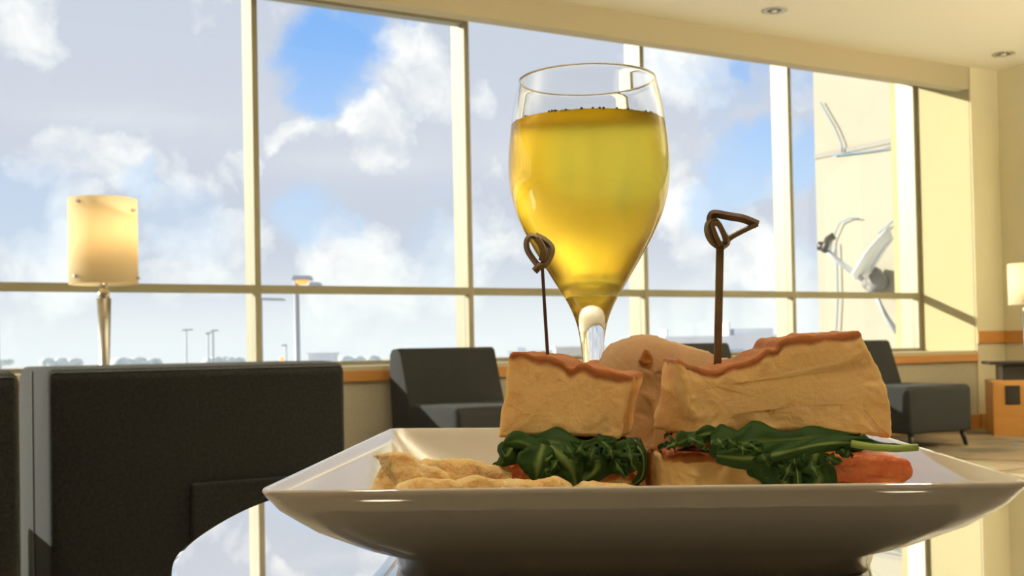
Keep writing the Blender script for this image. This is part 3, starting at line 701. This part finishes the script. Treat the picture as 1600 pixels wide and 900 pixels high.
# --- left sandwich
FZ = ZT+.0072
sw, SO = food_root('sandwich', 'small square focaccia sandwich with rocket and tomato, left of the two front ones', 'sandwich', P(890, 700, .45).x, .452, FZ, 'focaccia sandwiches')
slab('top_bread', [(797, 553), (808, 551), (820, 550), (832, 555), (845, 556), (858, 555), (872, 560), (884, 566), (892, 577), (896, 576), (900, 570), (906, 565), (915, 568), (925, 574), (940, 579), (960, 581), (978, 583), (989, 586),
      (985, 610), (977, 640), (969, 688), (940, 684), (900, 681), (840, 680), (800, 681), (778, 685), (781, 655), (785, 625), (790, 595)], .43, .038, M['bread'], sw, SO, rnd=.0012, skew=.008, crust=.0052, cx=(802, 984), rough=.0004, seed=3, soft=1)
slab('bottom_bread', [(792, 757), (850, 752), (920, 744), (985, 736), (1000, 745), (1003, 826), (790, 826)], .432, .036, M['bread_low'], sw, SO, rnd=.002, skew=.004, crust=.002, cx=(800, 995), rough=.0006, seed=5)
slab('tomato_slice', [(775, 745), (783, 728), (800, 720), (860, 718), (940, 722), (960, 735), (950, 752), (860, 758), (790, 756)], .434, .036, M['tomato'], sw, SO, rnd=.0025, rough=.0003, n=70)
slab('filling', [(800, 690), (880, 688), (985, 694), (996, 715), (990, 735), (900, 742), (800, 730)], .437, .034, mat('dark_leafy_filling', (.03, .06, .018), .6, color2=(.06, .10, .03), vscale=200, bump=.6, bscale=250), sw, SO, rnd=.003, skew=.008, rough=.0012, n=80)
for i, (sp, wd, kw) in enumerate((
    ([(768, 737, .428), (785, 722, .425), (800, 705, .425), (830, 690, .428)], [3, 12, 18, 14], dict(lobes=2)),
    ([(788, 692, .424), (810, 690, .422), (835, 700, .420), (850, 716, .421)], [5, 14, 24, 10], dict(lobes=1.5, vein=.5)),
    ([(850, 688, .424), (846, 705, .418), (840, 728, .417), (838, 752, .419)], [16, 30, 26, 12], dict(lobes=1.4, jag=.3)),
    ([(800, 688, .428), (850, 690, .424), (905, 700, .423), (960, 712, .426), (1000, 718, .432)], [8, 18, 20, 22, 8], dict(lobes=3)),
    ([(860, 696, .422), (880, 715, .419), (895, 738, .418), (900, 757, .419)], [18, 34, 30, 8], dict(lobes=1.5, jag=.3)),
    ([(900, 700, .424), (930, 722, .421), (925, 742, .420), (905, 752, .419)], [16, 28, 26, 8], dict(lobes=1.5)),
    ([(930, 692, .424), (965, 706, .421), (985, 722, .422), (994, 735, .426)], [12, 22, 20, 8], dict(lobes=2)),
    ([(985, 690, .430), (1000, 702, .427), (1006, 722, .427), (1003, 745, .428), (990, 757, .430)], [7, 8, 8, 8, 3], dict(lobes=1, jag=.1, vein=1.0, fold=1.0)),
    ([(815, 686, .427), (800, 700, .424), (790, 712, .424), (782, 700, .424)], [10, 14, 10, 3], dict(lobes=1.5))
    )): leaf(sp, wd, sw, SO, seed=i+1, **kw)

rr_ = random.Random(5)
for i in range(13):
    x = 838+i*12.5+rr_.uniform(-6, 6); y = rr_.uniform(686, 726); dx = rr_.uniform(-22, 22); dy = rr_.uniform(18, 30); d = rr_.uniform(.4165, .4205)
    leaf([(x, y, d+.003), (x+dx*.4, y+dy*.45, d), (x+dx, y+dy, d+.001)], [4, rr_.uniform(9, 15), 3], sw, SO, seed=60+i, lobes=2.2, jag=.45, vein=.6, fold=rr_.uniform(-.2, .8))

# --- right sandwich
sw2, SO2 = food_root('sandwich', 'long focaccia sandwich with rocket and tomato, at the right end of the plate', 'sandwich', P(1205, 700, .44).x, .442, FZ, 'focaccia sandwiches')
def bend_r(q):                       # the torn left side runs inwards below its crust
    e = max(0, min(1, (P(1200, 600, .42).x-q.x)/.02)); return q-Vector((.0112*max(0, (q.y-.42)/.046)*max(0, min(1, (.744-q.z)/.026))*e, 0, 0))
slab('top_bread', [(1086, 660), (1079, 630), (1068, 595), (1057, 563), (1064, 559), (1070, 563), (1077, 571), (1090, 573), (1105, 575), (1121, 577), (1135, 571), (1150, 568), (1168, 564), (1183, 558), (1193, 550), (1205, 546), (1216, 545), (1218, 537), (1226, 529), (1245, 526), (1262, 526), (1280, 521), (1300, 520), (1320, 518), (1348, 517),
      (1350, 530), (1358, 548), (1368, 562), (1378, 580), (1386, 600), (1392, 625), (1396, 650), (1393, 686), (1375, 682), (1340, 677), (1300, 676), (1200, 675), (1120, 674), (1091, 684)], .42, .046, M['bread'], sw2, SO2, rnd=.0014, skew=.0005, bend=bend_r, crust=.0036, cx=(1066, 1344), rough=.0005, n=190, seed=9, soft=1)
slab('bottom_bread', [(1030, 712), (1060, 705), (1120, 712), (1180, 728), (1260, 742), (1330, 748), (1380, 752), (1390, 763), (1374, 772), (1330, 788), (1285, 808), (1250, 827), (1036, 829)], .418, .046, M['bread_low'], sw2, SO2, rnd=.0025, crust=.0012, cx=(1050, 1380), rough=.0007, n=150, seed=13)
slab('tomato_slice', [(1270, 715), (1310, 710), (1360, 711), (1400, 711), (1420, 718), (1432, 738), (1428, 750), (1410, 760), (1396, 768), (1350, 758), (1290, 752)], .413, .030, M['tomato'], sw2, SO2, rnd=.0022, rough=.0004, n=80)
slab('roasted_filling', [(1036, 708), (1045, 698), (1065, 690), (1090, 685), (1130, 690), (1150, 706), (1140, 722), (1100, 712), (1060, 712), (1040, 722)], .416, .030, M['pepper'], sw2, SO2, rnd=.002, rough=.0010, n=70)
slab('filling', [(1050, 690), (1100, 682), (1340, 682), (1350, 700), (1300, 735), (1120, 725), (1050, 705)], .424, .036, mat('dark_leafy_filling', (.03, .06, .018), .6, color2=(.06, .10, .03), vscale=200, bump=.6, bscale=250), sw2, SO2, rnd=.003, rough=.0012, n=80)
for i, (sp, wd, kw) in enumerate((
    ([(1030, 704, .420), (1060, 692, .416), (1090, 680, .413), (1125, 676, .413)], [5, 10, 12, 6], dict(lobes=2.5, jag=.45)),
    ([(1110, 690, .410), (1150, 694, .407), (1200, 690, .407), (1270, 684, .408), (1345, 682, .410)], [14, 30, 24, 14, 6], dict(lobes=3, jag=.3)),
    ([(1120, 712, .408), (1170, 716, .403), (1220, 708, .401), (1280, 694, .402), (1330, 692, .402), (1380, 698, .402), (1432, 699, .401)], [10, 16, 18, 13, 9, 7, 5], dict(lobes=2, jag=.2, vein=1.0)),
    ([(1225, 708, .408), (1222, 728, .405), (1225, 750, .405), (1232, 772, .407)], [26, 36, 34, 20], dict(lobes=1.2, jag=.2)),
    ([(1275, 704, .408), (1272, 728, .406), (1280, 750, .405), (1262, 772, .407)], [24, 34, 26, 14], dict(lobes=1.2, jag=.3)),
    ([(1190, 714, .412), (1198, 735, .410), (1205, 755, .410), (1215, 775, .410)], [14, 22, 20, 12], dict(lobes=1.5)),
    ([(1290, 688, .407), (1330, 690, .405), (1360, 692, .405), (1372, 696, .405)], [8, 10, 7, 2], dict(lobes=3, jag=.5)),
    ([(1240, 715, .410), (1245, 735, .404), (1247, 755, .403), (1246, 775, .405)], [4, 7, 7, 6], dict(lobes=1, jag=.05, vein=1.0)),
    )): leaf(sp, wd, sw2, SO2, seed=i+21, **kw)
MB().tube([q-SO2 for q in (P(1330, 693, .400), P(1365, 699, .399), P(1400, 701, .399), P(1434, 699, .399))], .0013, 8).obj('leaf_stalk', M['leafstem'], sw2, smooth=True)

for i in range(15):
    x = 1060+i*19+rr_.uniform(-6, 6); y = rr_.uniform(680, 712) if x < 1180 or x > 1290 else rr_.uniform(690, 738); dx = rr_.uniform(-26, 26); dy = rr_.uniform(8, 18) if x < 1180 or x > 1290 else rr_.uniform(14, 28); d = rr_.uniform(.3985, .403)
    leaf([(x, y, d+.003), (x+dx*.4, y+dy*.45, d), (x+dx, y+dy, d+.001)], [4, rr_.uniform(7, 13), 3], sw2, SO2, seed=80+i, lobes=2.2, jag=.45, vein=.6, fold=rr_.uniform(-.2, .8))

# --- third roll behind
bn, BO = food_root('bread_roll', 'flour-dusted tan bread roll standing behind the two sandwiches', 'bread roll', P(1065, 650, .52).x, .53, FZ)
slab('crust', [(925, 640), (930, 590), (945, 560), (965, 541), (988, 527), (1010, 522), (1032, 524), (1060, 534), (1100, 547), (1140, 560), (1185, 571), (1215, 585), (1225, 620), (1222, 782), (934, 782)], .500, .050, M['bun'], bn, BO, rnd=.014, crust=.003, cx=(960, 1190), rough=.0007, n=150, layers=10, seed=17)
mbf = []
slab('burnt_blister', [(998, 566), (1002, 556), (1008, 545), (1014, 547), (1020, 560), (1022, 570), (1008, 573)], .4985, .004, mat('browned_blister', (.50, .22, .05), .5, color2=(.34, .12, .03), vscale=300), bn, BO, rnd=.001, n=36, rough=.0004)

# --- chips
chips = [
    ([(562, 800), (575, 768), (590, 738), (603, 722), (590, 720), (578, 715), (582, 709), (600, 710), (620, 711), (645, 716), (665, 728), (690, 740), (703, 748), (706, 765), (700, 842), (572, 842)], .408, .005, 'tall curled potato chip with a pointed tip at the left end of the pile'),
    ([(640, 735), (650, 722), (690, 722), (740, 723), (790, 728), (800, 745), (790, 836), (660, 836)], .421, .005, 'wide amber potato chip at the back of the pile beside the rocket'),
    ([(617, 760), (622, 752), (640, 749), (680, 751), (722, 758), (728, 775), (722, 848), (618, 848)], .396, .005, 'low rounded potato chip leaning before the tall curled one'),
    ([(706, 764), (712, 750), (725, 746), (750, 747), (780, 748), (800, 752), (806, 770), (800, 848), (704, 848)], .3985, .005, 'potato chip in the middle of the front row below the left sandwich'),
    ([(786, 764), (796, 751), (820, 750), (850, 750), (876, 750), (890, 757), (895, 770), (885, 848), (790, 848)], .3925, .005, 'smooth golden potato chip under the left sandwich rocket, right of the middle one'),
    ([(892, 772), (900, 757), (910, 751), (935, 753), (965, 758), (990, 763), (1014, 768), (1024, 778), (1015, 848), (894, 848)], .399, .005, 'rightmost potato chip of the front row, sloping down to the right'),
]
for i, (pl, D, th, lab) in enumerate(chips):
    c = P(sum(p[0] for p in pl)/len(pl), 800, D); root, CO = food_root('potato_chip', lab, 'potato chip', c.x, D, FZ, 'potato chips on the plate')
    x0 = c.x; zz = c.z
    def bd(q, x0=x0, i=i):
        u = (q.x-x0)/.016
        return q+Vector((0, .0032*u*u*(1 if i % 2 else -.6)+.12*(q.z-.70), 0))
    slab('chip_body', pl, D, th, M['chip'], root, CO, rnd=.0014, cap='rings', n=90, bend=bd, rough=.0007, layers=2, seed=30+i)

# --- bamboo picks
def ribbon(mb, pts, th, wd, O, tw=0.0):
    pts = [P(*p) for p in pts]; fine = []
    for i in range(len(pts)-1):
        p0 = pts[max(i-1, 0)]; p1 = pts[i]; p2 = pts[i+1]; p3 = pts[min(i+2, len(pts)-1)]
        for j in range(6):
            u = j/6; fine.append(.5*((2*p1)+(-p0+p2)*u+(2*p0-5*p1+4*p2-p3)*u*u+(-p0+3*p1-3*p2+p3)*u**3))
    fine.append(pts[-1]); v = []; f = []; k = len(fine)
    for i, c in enumerate(fine):
        t_ = fine[min(i+1, k-1)]-fine[max(i-1, 0)]; t_.normalize(); nn = Vector((t_.z, 0, -t_.x))
        if nn.length < .1: nn = Vector((1, 0, 0))
        nn.normalize(); b = Vector((0, 1, 0)); a = tw
        n1_ = nn*math.cos(a)+b*math.sin(a); b1 = b*math.cos(a)-nn*math.sin(a)
        for s1, s2 in ((-1, -1), (1, -1), (1, 1), (-1, 1)): v.append(c+n1_*th*s1+b1*wd*s2-O)
    for i in range(k-1):
        for j in range(4): f.append((i*4+j, i*4+(j+1) % 4, (i+1)*4+(j+1) % 4, (i+1)*4+j))
    f += [(0, 1, 2, 3), (4*k-1, 4*k-2, 4*k-3, 4*k-4)]; mb.raw(v, f)
D1 = .452
pk, KO = food_root('cocktail_pick', 'knotted bamboo cocktail pick standing in the left sandwich before the glass', 'cocktail pick', P(858, 560, D1).x, D1, P(858, 620, D1).z, 'knotted bamboo picks')
mb = MB(); ribbon(mb, [(860, 620, D1), (856, 560, D1), (851, 480, D1), (847, 412, D1)], .00065, .0011, KO); mb.obj('shaft', mat('plum_bamboo', (.13, .06, .05), .4, var=.3, vscale=60), pk, bevel=.0002)
mb = MB(); ribbon(mb, [(845, 420, D1), (833, 405, D1-.001), (824, 390, D1-.002), (823, 377, D1-.002), (830, 369, D1-.001), (841, 374, D1), (851, 388, D1+.001), (853, 402, D1+.001), (848, 412, D1)], .0007, .0013, KO, .5)
ribbon(mb, [(836, 368, D1+.002), (850, 375, D1+.002), (861, 386, D1+.001), (860, 398, D1), (852, 412, D1-.001), (842, 417, D1-.002), (835, 424, D1-.002)], .0008, .0015, KO, .6)
ribbon(mb, [(838, 372, D1-.002), (846, 384, D1-.003), (849, 398, D1-.003), (846, 408, D1-.002)], .0012, .0010, KO, .2)
mb.obj('knot', M['bamboo'], pk, bevel=.0002)
D2 = .440
pk, KO = food_root('cocktail_pick', 'knotted bamboo cocktail pick with a triangular loop in the right sandwich', 'cocktail pick', P(1121, 575, D2).x, D2, P(1121, 640, D2).z, 'knotted bamboo picks')
mb = MB(); ribbon(mb, [(1119, 640, D2), (1121, 570, D2), (1123, 480, D2), (1125, 380, D2)], .0014, .0009, KO); mb.obj('shaft', M['bamboo'], pk, bevel=.0002)
mb = MB(); ribbon(mb, [(1126, 387, D2), (1113, 377, D2-.001), (1106, 363, D2-.002), (1107, 350, D2-.002), (1115, 344, D2-.001), (1123, 349, D2), (1129, 361, D2+.001), (1136, 371, D2+.001), (1137, 379, D2), (1129, 386, D2-.001)], .0008, .0015, KO, .35)
ribbon(mb, [(1126, 384, D2-.002), (1118, 368, D2-.003), (1113, 352, D2-.003), (1122, 350, D2-.003), (1130, 364, D2-.003), (1134, 378, D2-.002)], .0009, .0009, KO)
ribbon(mb, [(1130, 381, D2+.001), (1142, 371, D2+.001), (1160, 361, D2), (1183, 350, D2)], .0008, .0014, KO, .2)
ribbon(mb, [(1184, 351, D2), (1170, 345, D2), (1158, 341, D2), (1140, 338, D2), (1116, 334, D2), (1110, 339, D2), (1109, 347, D2)], .0009, .0016, KO, .5)
mb.obj('knot', M['bamboo'], pk, bevel=.0002)
